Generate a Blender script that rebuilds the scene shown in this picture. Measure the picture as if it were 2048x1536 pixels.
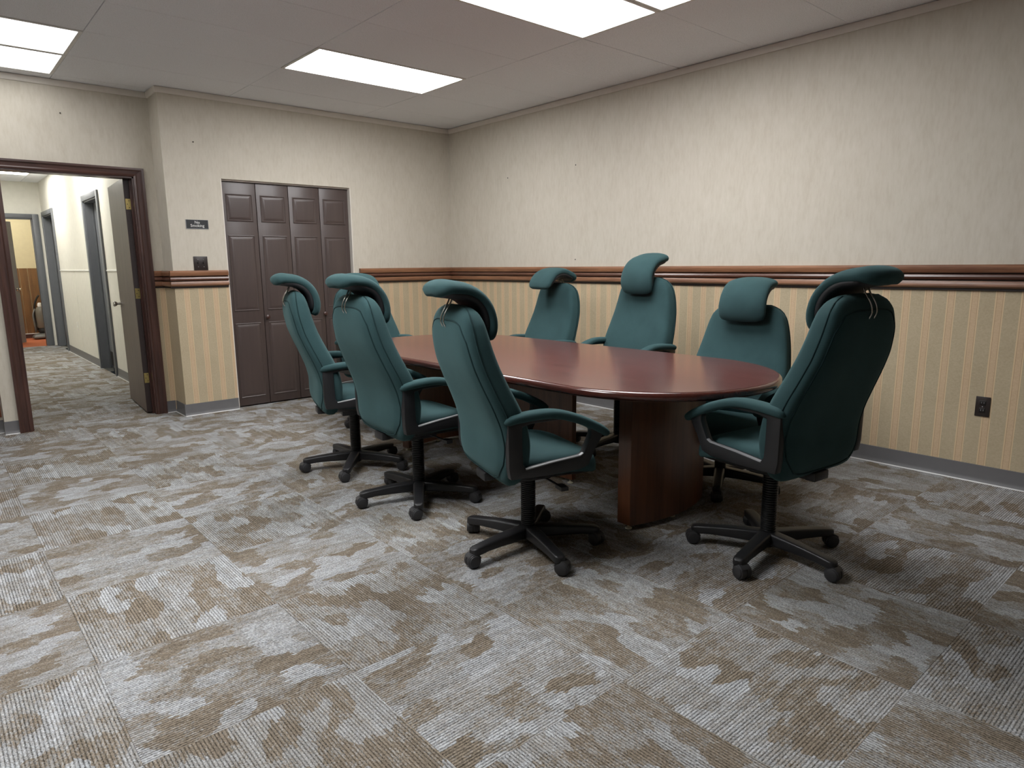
import bpy, bmesh, math, random
import numpy as np
from mathutils import Vector, Matrix

for o in list(bpy.data.objects):
    bpy.data.objects.remove(o, do_unlink=True)
S = bpy.context.scene
C = S.collection
R = math.radians
PI = math.pi
random.seed(7)
rng = np.random.default_rng(7)

# ------------------------------------------------------------------ camera
CAM_H = 1.28
cam_d = bpy.data.cameras.new('camera')
cam = bpy.data.objects.new('camera', cam_d)
C.objects.link(cam)
S.camera = cam
YAW, PIT, ROL = 0.7154, 0.1779, 0.0097
cy_, sy_, cp_, sp_ = math.cos(YAW), math.sin(YAW), math.cos(PIT), math.sin(PIT)
fw = np.array([sy_ * cp_, cy_ * cp_, -sp_])
rt = np.array([cy_, -sy_, 0.0])
dn = np.cross(fw, rt)
cr_, sr_ = math.cos(ROL), math.sin(ROL)
rt, dn = cr_ * rt + sr_ * dn, -sr_ * rt + cr_ * dn
cam.matrix_world = Matrix(((rt[0], -dn[0], -fw[0], 0), (rt[1], -dn[1], -fw[1], 0),
                           (rt[2], -dn[2], -fw[2], CAM_H), (0, 0, 0, 1)))
cam_d.sensor_width = 36.0
cam_d.lens = 1347.74 / 2048 * 36.0
cam_d.shift_x = 3.77 / 2048
cam_d.shift_y = 3.13 / 2048
cam_d.clip_start = 0.05
cam_d.clip_end = 60

# ------------------------------------------------------------------ world, exposure
w = bpy.data.worlds.new('world')
S.world = w
w.use_nodes = True
w.node_tree.nodes['Background'].inputs[0].default_value = (0.6, 0.65, 0.7, 1)
w.node_tree.nodes['Background'].inputs[1].default_value = 0.02
S.view_settings.view_transform = 'Standard'
S.view_settings.look = 'None'
S.view_settings.gamma = 1.0
S.view_settings.use_curve_mapping = False
S.view_settings.exposure = 0.22
S.cycles.max_bounces = 6
S.cycles.diffuse_bounces = 5
S.cycles.glossy_bounces = 3
S.cycles.caustics_reflective = False
S.cycles.caustics_refractive = False
S.cycles.transmission_bounces = 4
LAMP = 17.5            # radiance of the ceiling lenses
HALL_LAMP = 15.0
LAMP_COL = (0.985, 0.99, 1.0)

# ------------------------------------------------------------------ helpers
def link(o, parent=None):
    C.objects.link(o)
    if parent is not None:
        o.parent = parent
    return o

def mesh(name, verts, faces, mat=None, smooth=False, sharp=None):
    me = bpy.data.meshes.new(name)
    me.from_pydata([tuple(map(float, v)) for v in verts], [], [tuple(f) for f in faces])
    bm = bmesh.new()
    bm.from_mesh(me)
    bmesh.ops.recalc_face_normals(bm, faces=bm.faces)
    bm.to_mesh(me)
    bm.free()
    if mat is not None:
        me.materials.append(mat)
    if smooth:
        me.shade_smooth()
        if sharp is not None:
            me.set_sharp_from_angle(angle=R(sharp))
    return me

def obj(name, me, parent=None, loc=(0, 0, 0), rz=0.0):
    o = bpy.data.objects.new(name, me)
    o.location = loc
    o.rotation_euler = (0, 0, rz)
    return link(o, parent)

def tag(o, label=None, cat=None, group=None, kind=None):
    if label: o['label'] = label
    if cat: o['category'] = cat
    if group: o['group'] = group
    if kind: o['kind'] = kind
    return o

def empty(name, loc=(0, 0, 0), rz=0.0):
    o = bpy.data.objects.new(name, None)
    o.empty_display_size = 0.1
    o.location = loc
    o.rotation_euler = (0, 0, rz)
    return link(o)

def boxdata(x0, x1, y0, y1, z0, z1):
    v = [(x0, y0, z0), (x1, y0, z0), (x1, y1, z0), (x0, y1, z0), (x0, y0, z1), (x1, y0, z1), (x1, y1, z1), (x0, y1, z1)]
    f = [(0, 3, 2, 1), (4, 5, 6, 7), (0, 1, 5, 4), (1, 2, 6, 5), (2, 3, 7, 6), (3, 0, 4, 7)]
    return v, f

def merge(*parts):
    V, F = [], []
    for v, f in parts:
        n = len(V)
        V += list(v)
        F += [tuple(i + n for i in q) for q in f]
    return V, F

def boxes(name, lst, mat, parent=None, bev=0.0, seg=2):
    v, f = merge(*[boxdata(*b) for b in lst])
    me = mesh(name, v, f, mat)
    if bev:
        bevel(me, bev, seg)
    return obj(name, me, parent)

def bevel(me, r, seg=2, ang=30):
    bm = bmesh.new()
    bm.from_mesh(me)
    es = [e for e in bm.edges if len(e.link_faces) == 2 and e.calc_face_angle(0) > R(ang)]
    bmesh.ops.bevel(bm, geom=es, offset=r, segments=seg, profile=0.5, affect='EDGES', clamp_overlap=True)
    bm.to_mesh(me)
    bm.free()
    me.shade_smooth()
    me.set_sharp_from_angle(angle=R(40))

def rings(rs, cap=True, closed=True):
    """rs: list of rings (n,3) -> verts, faces"""
    n = len(rs[0])
    V = [tuple(p) for r in rs for p in r]
    F = []
    for i in range(len(rs) - 1):
        for j in range(n if closed else n - 1):
            k = (j + 1) % n
            F.append((i * n + j, i * n + k, (i + 1) * n + k, (i + 1) * n + j))
    if cap:
        F.append(tuple(range(n - 1, -1, -1)))
        m = (len(rs) - 1) * n
        F.append(tuple(range(m, m + n)))
    return V, F

def smooth_path(pts, n):
    """Catmull-Rom through pts, n samples"""
    P = np.array(pts, float)
    d = np.r_[0, np.cumsum(np.linalg.norm(np.diff(P, axis=0), axis=1) ** 0.7)]
    T = np.linspace(0, d[-1], n)
    m = np.gradient(P, d, axis=0)
    out = []
    for t in T:
        i = min(max(np.searchsorted(d, t) - 1, 0), len(P) - 2)
        h = d[i + 1] - d[i]
        s = (t - d[i]) / h
        out.append((2 * s**3 - 3 * s**2 + 1) * P[i] + (s**3 - 2 * s**2 + s) * h * m[i]
                   + (-2 * s**3 + 3 * s**2) * P[i + 1] + (s**3 - s**2) * h * m[i + 1])
    return np.array(out)

def tube(path, r, n=8, rfun=None):
    P = np.array(path, float)
    T = np.gradient(P, axis=0)
    T /= np.linalg.norm(T, axis=1)[:, None] + 1e-12
    up = np.array([0.0, 0.0, 1.0]) if abs(T[0][2]) < 0.9 else np.array([0.0, 1.0, 0.0])
    N = np.cross(up, T[0])
    N /= np.linalg.norm(N)
    rs = []
    for i, (p, t) in enumerate(zip(P, T)):
        N = N - t * np.dot(N, t)
        N /= np.linalg.norm(N)
        B = np.cross(t, N)
        rr = r if rfun is None else rfun(i / (len(P) - 1))
        rs.append([p + rr * (math.cos(2 * PI * k / n) * N + math.sin(2 * PI * k / n) * B) for k in range(n)])
    return rings(rs)

def lathe(prof, n=24, axis='z', off=(0, 0, 0)):
    rs = []
    for r, z in prof:
        ring = []
        for k in range(n):
            a = 2 * PI * k / n
            if axis == 'z':
                p = (r * math.cos(a), r * math.sin(a), z)
            elif axis == 'y':
                p = (r * math.cos(a), z, r * math.sin(a))
            else:
                p = (z, r * math.cos(a), r * math.sin(a))
            ring.append((p[0] + off[0], p[1] + off[1], p[2] + off[2]))
        rs.append(ring)
    return rings(rs)

def spow(c, e):
    return math.copysign(abs(c) ** e, c)

def extrude_profile(prof, axis, a, b):
    """prof: list of (p,q). axis 'x': p=y q=z ; axis 'y': p=x q=z ; extruded from a to b"""
    if axis == 'x':
        r0 = [(a, p, q) for p, q in prof]
        r1 = [(b, p, q) for p, q in prof]
    else:
        r0 = [(p, a, q) for p, q in prof]
        r1 = [(p, b, q) for p, q in prof]
    return rings([r0, r1])

# ------------------------------------------------------------------ materials
class NT:
    def __init__(s, name):
        s.m = bpy.data.materials.new(name)
        s.m.use_nodes = True
        s.t = s.m.node_tree
        s.b = s.t.nodes['Principled BSDF']
    def n(s, typ, **kw):
        x = s.t.nodes.new(typ)
        for k, v in kw.items():
            setattr(x, k, v)
        return x
    def l(s, a, b):
        s.t.links.new(a, b)
    def val(s, sock, v):
        if hasattr(v, 'is_output') or isinstance(v, bpy.types.NodeSocket):
            s.l(v, sock)
        else:
            sock.default_value = v
    def math(s, op, a, b=0.0, c=0.0, clamp=False):
        x = s.n('ShaderNodeMath', operation=op, use_clamp=clamp)
        s.val(x.inputs[0], a); s.val(x.inputs[1], b); s.val(x.inputs[2], c)
        return x.outputs[0]
    def mix(s, f, a, b, blend='MIX'):
        x = s.n('ShaderNodeMix', data_type='RGBA', blend_type=blend)
        s.val(x.inputs[0], f); s.val(x.inputs[6], a); s.val(x.inputs[7], b)
        return x.outputs[2]
    def mapping(s, vec, scale=(1, 1, 1), loc=(0, 0, 0)):
        x = s.n('ShaderNodeMapping')
        s.l(vec, x.inputs[0]); x.inputs[1].default_value = loc; x.inputs[3].default_value = scale
        return x.outputs[0]
    def noise(s, vec, scale, detail=3, rough=0.5):
        x = s.n('ShaderNodeTexNoise')
        s.l(vec, x.inputs['Vector']); x.inputs['Scale'].default_value = scale
        x.inputs['Detail'].default_value = detail; x.inputs['Roughness'].default_value = rough
        return x.outputs[0]
    def ramp(s, f, stops):
        x = s.n('ShaderNodeValToRGB')
        s.l(f, x.inputs[0])
        e = x.color_ramp.elements
        e[0].position, e[0].color = stops[0][0], col(stops[0][1])
        e[1].position, e[1].color = stops[-1][0], col(stops[-1][1])
        for p, c in stops[1:-1]:
            q = e.new(p); q.color = col(c)
        return x.outputs[0]
    def bump(s, h, strength, dist=0.01):
        x = s.n('ShaderNodeBump')
        s.l(h, x.inputs['Height']); x.inputs['Strength'].default_value = strength; x.inputs['Distance'].default_value = dist
        s.l(x.outputs[0], s.b.inputs['Normal'])
    def pos(s):
        return s.n('ShaderNodeNewGeometry').outputs['Position']
    def objco(s):
        return s.n('ShaderNodeTexCoord').outputs['Object']
    def set(s, color=None, rough=None, spec=None, metal=None, coat=None, sheen=None):
        if color is not None: s.val(s.b.inputs['Base Color'], color if not isinstance(color, tuple) else col(color))
        if rough is not None: s.val(s.b.inputs['Roughness'], rough)
        if spec is not None: s.b.inputs['Specular IOR Level'].default_value = spec
        if metal is not None: s.b.inputs['Metallic'].default_value = metal
        if coat is not None: s.b.inputs['Coat Weight'].default_value = coat
        if sheen is not None:
            s.b.inputs['Sheen Weight'].default_value = sheen
        return s.m

def lin(c):
    c /= 255.0
    return c / 12.92 if c <= 0.04045 else ((c + 0.055) / 1.055) ** 2.4
def col(c):
    """sRGB 0-255 triple -> linear rgba; already-linear 4-tuples pass"""
    if len(c) == 4: return c
    return (lin(c[0]), lin(c[1]), lin(c[2]), 1)

def plain(name, c, rough=0.5, **kw):
    t = NT(name)
    p = t.objco()
    nz = t.noise(p, 14, 3)
    a = col(c)
    lo = tuple(x * 0.93 for x in a[:3]) + (1,)
    hi = tuple(min(1, x * 1.07) for x in a[:3]) + (1,)
    return t.set(t.mix(nz, lo, hi), rough, **kw)

def emis(name, c, s):
    t = NT(name)
    t.b.inputs['Base Color'].default_value = col((230, 230, 230))
    t.b.inputs['Emission Color'].default_value = (*c, 1)
    t.b.inputs['Emission Strength'].default_value = s
    return t.m

# upper wallpaper: beige, vertical fibres
def m_paper():
    t = NT('beige_wallpaper')
    p = t.pos()
    a = t.noise(t.mapping(p, (55, 55, 13)), 1.0, 4, .6)
    b = t.noise(t.mapping(p, (14, 14, 6)), 1.0, 3, .55)
    g = t.math('ADD', t.math('MULTIPLY', a, .6), t.math('MULTIPLY', b, .4))
    c = t.ramp(g, [(.33, (190, 182, 167)), (.5, (197, 190, 176)), (.68, (202, 195, 182))])
    t.bump(a, .12, .003)
    return t.set(c, .75, spec=.25)

# striped lower wallpaper; axis = which world axis runs along the wall
def m_stripe(axis, phase, name):
    t = NT(name)
    p = t.pos()
    sx = t.n('ShaderNodeSeparateXYZ')
    t.l(p, sx.inputs[0])
    s = sx.outputs[axis]
    f = t.math('FRACT', t.math('DIVIDE', t.math('ADD', s, 50 - phase), .1185))   # 0..1 in one period
    band = t.math('LESS_THAN', f, .365)                      # tan band
    d1 = t.math('ABSOLUTE', t.math('SUBTRACT', f, .02))
    d2 = t.math('ABSOLUTE', t.math('SUBTRACT', f, .345))
    line = t.math('LESS_THAN', t.math('MINIMUM', d1, d2), .03)
    e1 = t.math('ABSOLUTE', t.math('SUBTRACT', f, .06))
    e2 = t.math('ABSOLUTE', t.math('SUBTRACT', f, .305))
    dark = t.math('LESS_THAN', t.math('MINIMUM', e1, e2), .012)
    a = t.noise(t.mapping(p, (90, 90, 130)), 1.0, 3, .6)
    b = t.noise(t.mapping(p, (5, 5, 5)), 1.0, 2, .5)
    g = t.math('ADD', t.math('MULTIPLY', a, .7), t.math('MULTIPLY', b, .3))
    green = t.ramp(g, [(.3, (172, 157, 130)), (.7, (188, 173, 146))])
    tan = t.ramp(g, [(.3, (192, 166, 135)), (.7, (206, 181, 150))])
    c = t.mix(band, green, tan)
    c = t.mix(t.math('MULTIPLY', dark, .45), c, col((135, 108, 82)))
    c = t.mix(t.math('MULTIPLY', line, .9), c, col((210, 188, 152)))
    t.bump(a, .1, .002)
    return t.set(c, .7, spec=.25)

def m_wood(name, dark, light, axis='y', rough=.35, coat=.2, sc=1.0):
    t = NT(name)
    p = t.pos()
    st = {'x': (1.2, 22, 22), 'y': (22, 1.2, 22), 'z': (22, 22, 1.2)}[axis]
    st = tuple(v * sc for v in st)
    a = t.noise(t.mapping(p, st), 1.0, 5, .6)
    b = t.noise(t.mapping(p, tuple(v * 4 for v in st)), 1.0, 4, .6)
    c0 = t.noise(p, 1.7, 2)
    g = t.math('ADD', t.math('ADD', t.math('MULTIPLY', a, .55), t.math('MULTIPLY', b, .25)), t.math('MULTIPLY', c0, .2))
    c = t.ramp(g, [(.34, dark), (.66, light)])
    t.bump(b, .05, .001)
    t.b.inputs['Coat Roughness'].default_value = .2
    return t.set(c, rough, coat=coat)

def m_carpet():
    t = NT('carpet_tile_grey_brown')
    oc = t.objco()
    rnd = t.n('ShaderNodeObjectInfo').outputs['Random']
    sx = t.n('ShaderNodeSeparateXYZ')
    t.l(oc, sx.inputs[0])
    X, Y = sx.outputs[0], sx.outputs[1]
    pitch = .0098
    q = t.math('DIVIDE', t.math('ADD', Y, 5.0), pitch)
    idx = t.math('FLOOR', q)
    fr = t.math('FRACT', q)
    rib = t.math('POWER', t.math('SINE', t.math('MULTIPLY', fr, PI)), .8)          # 0 groove .. 1 top
    wn = t.n('ShaderNodeTexWhiteNoise', noise_dimensions='2D')
    cv = t.n('ShaderNodeCombineXYZ')
    t.l(idx, cv.inputs[0]); t.l(t.math('MULTIPLY', rnd, 91.7), cv.inputs[1])
    t.l(cv.outputs[0], wn.inputs['Vector'])
    jit = t.math('MULTIPLY', t.math('SUBTRACT', wn.outputs[0], .5), .026)
    # soft rectangular patches in three yarn tones, ragged rib by rib
    Xj = t.math('ADD', X, jit)
    pv = t.n('ShaderNodeCombineXYZ')
    t.l(t.math('ADD', t.math('MULTIPLY', Xj, 8.8), t.math('MULTIPLY', rnd, 173.0)), pv.inputs[0])
    t.l(t.math('ADD', t.math('MULTIPLY', Y, 11.2), t.math('MULTIPLY', rnd, 57.0)), pv.inputs[1])
    wob = t.n('ShaderNodeTexNoise')
    t.l(pv.outputs[0], wob.inputs['Vector']); wob.inputs['Scale'].default_value = 1.6; wob.inputs['Detail'].default_value = 2.0
    wv = t.n('ShaderNodeVectorMath', operation='MULTIPLY_ADD')
    t.l(wob.outputs['Color'], wv.inputs[0]); wv.inputs[1].default_value = (.75, .75, 0); t.l(pv.outputs[0], wv.inputs[2])
    vo = t.n('ShaderNodeTexVoronoi', distance='CHEBYCHEV', feature='F1', voronoi_dimensions='2D')
    t.l(wv.outputs[0], vo.inputs['Vector']); vo.inputs['Scale'].default_value = 1.0; vo.inputs['Randomness'].default_value = .8
    sc_ = t.n('ShaderNodeSeparateColor')
    t.l(vo.outputs['Color'], sc_.inputs[0])
    soft = t.noise(pv.outputs[0], 2.4, 2, .5)
    lv = t.n('ShaderNodeCombineXYZ')
    t.l(t.math('MULTIPLY', X, 170), lv.inputs[0]); t.l(t.math('MULTIPLY', Y, 240), lv.inputs[1]); t.l(t.math('MULTIPLY', rnd, 40), lv.inputs[2])
    loop = t.noise(lv.outputs[0], 1.0, 2, .75)
    lv2 = t.mapping(lv.outputs[0], (.55, .8, 1), (13.7, 5.1, 2))
    loop2 = t.noise(lv2, 1.0, 2, .7)
    g = t.math('ADD', t.math('MULTIPLY', sc_.outputs[0], .48), t.math('MULTIPLY', soft, .52))
    g = t.math('ADD', g, t.math('MULTIPLY', t.math('SUBTRACT', loop2, .5), .75))
    c = t.ramp(g, [(.20, (117, 107, 94)), (.35, (125, 115, 102)), (.46, (141, 138, 133)), (.60, (148, 147, 145)), (.76, (166, 168, 170))])
    # yarn loops, and rib groove shade multiplied into the colour
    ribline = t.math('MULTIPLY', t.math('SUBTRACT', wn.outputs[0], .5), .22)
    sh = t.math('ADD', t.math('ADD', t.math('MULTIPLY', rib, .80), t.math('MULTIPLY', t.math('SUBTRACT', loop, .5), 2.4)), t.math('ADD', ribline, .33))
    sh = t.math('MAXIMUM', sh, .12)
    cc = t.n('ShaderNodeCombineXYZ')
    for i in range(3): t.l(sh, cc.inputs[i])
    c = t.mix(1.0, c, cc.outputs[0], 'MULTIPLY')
    h = t.math('ADD', rib, t.math('MULTIPLY', loop, .7))
    t.bump(h, .5, .003)
    return t.set(c, .95, spec=.1)

def m_fabric(name, c0, c1):
    t = NT(name)
    p = t.objco()
    a = t.noise(p, 900, 2, .7)
    b = t.noise(p, 9, 3, .5)
    g = t.math('ADD', t.math('MULTIPLY', a, .6), t.math('MULTIPLY', b, .4))
    c = t.ramp(g, [(.3, c0), (.7, c1)])
    t.bump(a, .25, .001)
    m = t.set(c, .9, spec=.15, sheen=.2)
    t.b.inputs['Sheen Tint'].default_value = col((150, 190, 190))
    t.b.inputs['Sheen Roughness'].default_value = .5
    return m

def m_ceiling():
    t = NT('ceiling_tile_white')
    p = t.pos()
    a = t.noise(t.mapping(p, (260, 150, 200)), 1.0, 3, .7)
    b = t.noise(p, 3.0, 2)
    c = t.ramp(a, [(.36, (214, 216, 220)), (.46, (241, 244, 249)), (.7, (245, 247, 252))])
    c = t.mix(t.math('MULTIPLY', b, .12), c, col((225, 224, 226)))
    t.bump(a, .25, .003)
    return t.set(c, .9, spec=.1)

M = dict(
    paper=m_paper(),
    stripe_y=m_stripe(1, 1.027, 'striped_wallpaper_right'),
    stripe_x=m_stripe(0, 1.705, 'striped_wallpaper_back'),
    rail=m_wood('walnut_rail', (88, 54, 37), (156, 110, 79), 'y', .4, .25),
    rail_x=m_wood('walnut_rail_back', (88, 54, 37), (156, 110, 79), 'x', .4, .25),
    bead=m_wood('dark_bead', (66, 40, 31), (112, 74, 58), 'y', .35, .2),
    bead_x=m_wood('dark_bead_back', (66, 40, 31), (112, 74, 58), 'x', .35, .2),
    casing=m_wood('dark_casing', (44, 25, 21), (84, 55, 47), 'z', .35, .3),
    casing_x=m_wood('dark_casing_head', (44, 25, 21), (84, 55, 47), 'x', .35, .3),
    leaf=m_wood('brown_door_leaf', (80, 62, 54), (100, 81, 71), 'z', .45, .1),
    leaf_edge=plain('dark_door_edge', (40, 27, 25), .5),
    bifold=m_wood('bifold_paint', (70, 58, 55), (78, 66, 62), 'z', .42, .1, .6),
    bifold_dark=plain('closet_dark', (20, 17, 16), .8),
    table=m_wood('mahogany_top', (80, 40, 37), (112, 64, 58), 'y', .2, .45, .8),
    table_edge=m_wood('mahogany_edge', (60, 24, 19), (86, 40, 30), 'y', .2, .6, .8),
    table_leg=m_wood('mahogany_leg', (78, 45, 28), (112, 70, 45), 'z', .35, .3, .7),
    base=plain('grey_vinyl_base', (104, 103, 104), .45),
    reveal=plain('pale_base_edge', (205, 205, 203), .4),
    crown=plain('beige_crown', (218, 212, 203), .6),
    carpet=m_carpet(),
    slab=plain('floor_underlay', (50, 48, 46), .95),
    ceil=m_ceiling(),
    ceil_back=plain('plenum_dark', (60, 57, 55), .95),
    teal=m_fabric('teal_fabric', (41, 63, 65), (52, 77, 79)),
    teal_seam=m_fabric('teal_seam', (20, 38, 40), (28, 50, 52)),
    black=plain('black_plastic', (30, 30, 32), .42),
    blackmat=plain('black_headrest_shell', (30, 29, 32), .6),
    rubber=plain('caster_plastic', (46, 46, 48), .5),
    sleeve=plain('black_sleeve', (22, 22, 23), .35),
    trimgrey=plain('grey_trim', (150, 151, 153), .35),
    chrome=plain('chrome', (215, 213, 208), .15, metal=1.0),
    brass=plain('brass', (190, 170, 110), .3, metal=1.0),
    nickel=plain('nickel', (200, 196, 190), .2, metal=1.0),
    plate=plain('dark_plate', (46, 38, 36), .35),
    plate2=plain('dark_socket', (30, 25, 24), .4),
    signblack=plain('sign_black', (38, 40, 42), .4),
    white=plain('white_paint', (226, 226, 222), .5),
    lettering=plain('sign_lettering', (225, 225, 222), .5),
    hallwall=plain('hall_cream', (220, 218, 209), .6),
    halldark=plain('hall_grey_paint', (104, 107, 112), .45),
    halldoor=plain('hall_grey_door', (112, 112, 114), .5),
    voiddark=plain('dark_room', (36, 37, 40), .8),
    orange=plain('orange_floor', (178, 100, 66), .55),
    panel=m_wood('room_panelling', (88, 60, 32), (134, 98, 58), 'z', .5, .1),
    yellowwall=plain('yellow_wall', (206, 196, 160), .7),
    wood_orange=m_wood('reddish_cabinet', (92, 46, 26), (132, 74, 44), 'z', .4, .2),
    lens=emis('lit_lens', LAMP_COL, LAMP),
    lens_dim=emis('lit_lens_ribbed', LAMP_COL, LAMP * .75),
    lens_old=emis('lit_lens_aged', LAMP_COL, LAMP * .2),  # strength cut to hold down the brightness of the door wall
    lens_new=emis('lit_lens_fresh', LAMP_COL, LAMP * 1.0),  # full lamp strength, for the pair left of the view
    lens_hall=emis('lit_lens_hall', (1.0, .97, .9), HALL_LAMP),
    clear=plain('smoky_canister', (112, 110, 102), .15),
    vac=plain('vacuum_grey', (96, 96, 92), .4),
    vacdark=plain('vacuum_dark', (34, 34, 34), .5),
    glide=plain('glide_ivory', (222, 218, 196), .35),
)

# ------------------------------------------------------------------ room shell
XR, YB, YD, XJ, ZC = 4.539, 6.20, 6.48, 1.643, 2.72      # right wall, closet wall, door wall, jog, ceiling
XL, YF = -3.60, -4.60
def struct(o):
    o['kind'] = 'structure'
    return o

# floor with carpet tiles
floor = struct(boxes('floor', [(XL, XR, YF, YD + .1, -.05, -.008), (.30, 1.70, YD + .1, 13.7, -.05, -.008)], M['slab']))
TP = .607
TX0, TY0 = .292 - 5 * TP, 1.21 - 7 * .6045
_tile_cache = {}
def tile_mesh(kind, a0, a1, b0, b1, zt, zb, mat, bv):
    key = (kind, round(a0, 3), round(a1, 3), round(b0, 3), round(b1, 3))
    if key not in _tile_cache:
        v = [(a0, b0, zb), (a1, b0, zb), (a1, b1, zb), (a0, b1, zb)]
        s = 1 if zt > zb else -1
        m_ = zt - s * bv
        v += [(a0, b0, m_), (a1, b0, m_), (a1, b1, m_), (a0, b1, m_)]
        v += [(a0 + bv, b0 + bv, zt), (a1 - bv, b0 + bv, zt), (a1 - bv, b1 - bv, zt), (a0 + bv, b1 - bv, zt)]
        f = [(8, 9, 10, 11)]
        for i in range(4):
            j = (i + 1) % 4
            f += [(i, j, 4 + j, 4 + i), (4 + i, 4 + j, 8 + j, 8 + i)]
        f.append((3, 2, 1, 0))
        _tile_cache[key] = mesh(kind, v, f, mat)
    return _tile_cache[key]
G = .0002
def carpet_tile(ix, iy, x0, x1, y0, y1):
    cx, cy = TX0 + (ix + .5) * TP, TY0 + (iy + .5) * .6045
    ax0, ax1 = max(cx - TP / 2 + G, x0) - cx, min(cx + TP / 2 - G, x1) - cx
    ay0, ay1 = max(cy - .6045 / 2 + G, y0) - cy, min(cy + .6045 / 2 - G, y1) - cy
    if ax1 - ax0 < .02 or ay1 - ay0 < .02:
        return
    rot = (ix + iy) % 2 == 0
    if rot:   # object turned 90 deg: local x = world y, local y = -world x
        me = tile_mesh('carpet_tile', ay0, ay1, -ax1, -ax0, 0, -.008, M['carpet'], .0004)
    else:
        me = tile_mesh('carpet_tile', ax0, ax1, ay0, ay1, 0, -.008, M['carpet'], .0004)
    obj('carpet_tile', me, floor, (cx, cy, 0), PI / 2 if rot else 0)
for ix in range(-2, 14):
    for iy in range(-6, 18):
        carpet_tile(ix, iy, XL, XR, YF, YD + .1)
for ix in range(4, 8):
    for iy in range(15, 30):
        carpet_tile(ix, iy, .30, 1.70, YD + .1, 13.7)

# ceiling with tiles
ceil_ = struct(boxes('ceiling', [(XL, XR, YF, YD, ZC + .012, ZC + .25)], M['ceil_back']))
CX = [.968 + 1.247 * k for k in range(-4, 4)]
CY = [2.6145 + .619 * k for k in range(-12, 8)]
LIGHTS = [(5, 3, 'lens'), (5, 0, 'lens_dim'), (5, -1, 'lens_dim'), (3, 4, 'lens_old'), (3, 5, 'lens_old'), (3, 0, 'lens_new'), (3, -1, 'lens_new')]
light_cells = {(a, b + 12) for a, b, _ in LIGHTS}
for i in range(len(CX)):
    for j in range(-1, len(CY)):
        x0 = CX[i]; x1 = x0 + 1.247
        y0 = CY[0] + .619 * j; y1 = y0 + .619
        if (i, j) in light_cells: continue
        a0, a1, b0, b1 = max(x0, XL) + .0015, min(x1, XR) - .0015, max(y0, YF) + .0015, min(y1, YD) - .0015
        if a1 - a0 < .03 or b1 - b0 < .03: continue
        cx, cy = (a0 + a1) / 2, (b0 + b1) / 2
        me = tile_mesh('ceiling_tile', a0 - cx, a1 - cx, b0 - cy, b1 - cy, 0, .012, M['ceil'], .002)
        obj('ceiling_tile', me, ceil_, (cx, cy, ZC + rng.uniform(-.0012, .0012)))

def troffer(x0, x1, y0, y1, z, lens, label, group):
    t = empty('ceiling_light', ((x0 + x1) / 2, (y0 + y1) / 2, z))
    tag(t, label, 'ceiling light', group)
    cx, cy = (x0 + x1) / 2, (y0 + y1) / 2
    a, b = (x1 - x0) / 2 - .002, (y1 - y0) / 2 - .002
    fwid = .022
    boxes('frame', [(-a, a, -b, -b + fwid, -.004, .012), (-a, a, b - fwid, b, -.004, .012),
                    (-a, -a + fwid, -b + fwid, b - fwid, -.004, .012), (a - fwid, a, -b + fwid, b - fwid, -.004, .012)], M['white'], t)
    boxes('lens', [(-a + fwid, a - fwid, -b + fwid, b - fwid, .002, .006)], M[lens], t)
    boxes('housing', [(-a + .01, a - .01, -b + .01, b - .01, .0125, .09)], M['white'], t)
    return t
LL = ['lit rectangular ceiling light alone near the closet wall', 'long bright ceiling light above the table, cut by the top frame edge',
      'sliver of ceiling light at the top frame edge above the table', 'lit ceiling light at far left, farther from the door wall',
      'lit ceiling light at far left, next to the door wall', 'lit ceiling light outside the left of the view, farther pair', 'lit ceiling light outside the left of the view, nearer pair']
for (a, b, l), lab in zip(LIGHTS, LL):
    y0 = CY[0] + .619 * (b + 12)
    troffer(CX[a], CX[a] + 1.247, y0, y0 + .619, ZC, l, lab, 'fluorescent ceiling lights')

# walls
T = .14
wr = struct(boxes('wall_right', [(XR, XR + T, YF - T, YB + .8, -.05, ZC + .25)], M['paper']))
boxes('striped_wallpaper', [(XR - .0015, XR + .001, YF, YB, .0, 1.14)], M['stripe_y'], wr)
OD0, OD1, ODT = 2.092, 3.328, 2.034        # closet opening
wb = struct(boxes('wall_back', [(XJ, OD0, YB, YD + .12, -.05, ZC + .25), (OD1, XR, YB, YB + .12, -.05, ZC + .25),
                                (OD0, OD1, YB, YB + .12, ODT, ZC + .25), (OD0, XR, YB + .8, YB + .9, -.05, ZC + .25)], M['paper']))
boxes('striped_wallpaper', [(XJ - .0015, OD0, YB - .0015, YB + .001, 0, 1.14), (XJ - .0015, XJ + .001, YB, YD, 0, 1.14)], M['stripe_x'], wb)
boxes('striped_wallpaper', [(OD1, XR - .002, YB - .0015, YB + .001, 0, 1.14)], M['stripe_x'], wb)
DI0, DI1, DIT = .558, 1.476, 2.03          # door opening
CO0, CO1, COT = .476, 1.556, 2.10          # casing outside
wd = struct(boxes('wall_entry', [(DI1, XJ, YD, YD + .12, -.05, ZC + .25), (.386, DI0, YD, YD + .12, -.05, ZC + .25),
                                 (DI0, DI1, YD, YD + .12, DIT, ZC + .25), (XL, .386, YD + .10, YD + .22, -.05, ZC + .25)], M['paper']))
boxes('striped_wallpaper', [(CO1, XJ - .002, YD - .0015, YD + .001, 0, 1.14)], M['stripe_x'], wd)
boxes('wood_panel', [(XL, .380, YD + .085, YD + .1, .13, 1.14)], M['wood_orange'], wd)
struct(boxes('wall_left', [(XL - T, XL, YF - T, YD + .22, -.05, ZC + .25)], M['paper']))
struct(boxes('wall_front', [(XL, XR, YF - T, YF, -.05, ZC + .25)], M['paper']))

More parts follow.
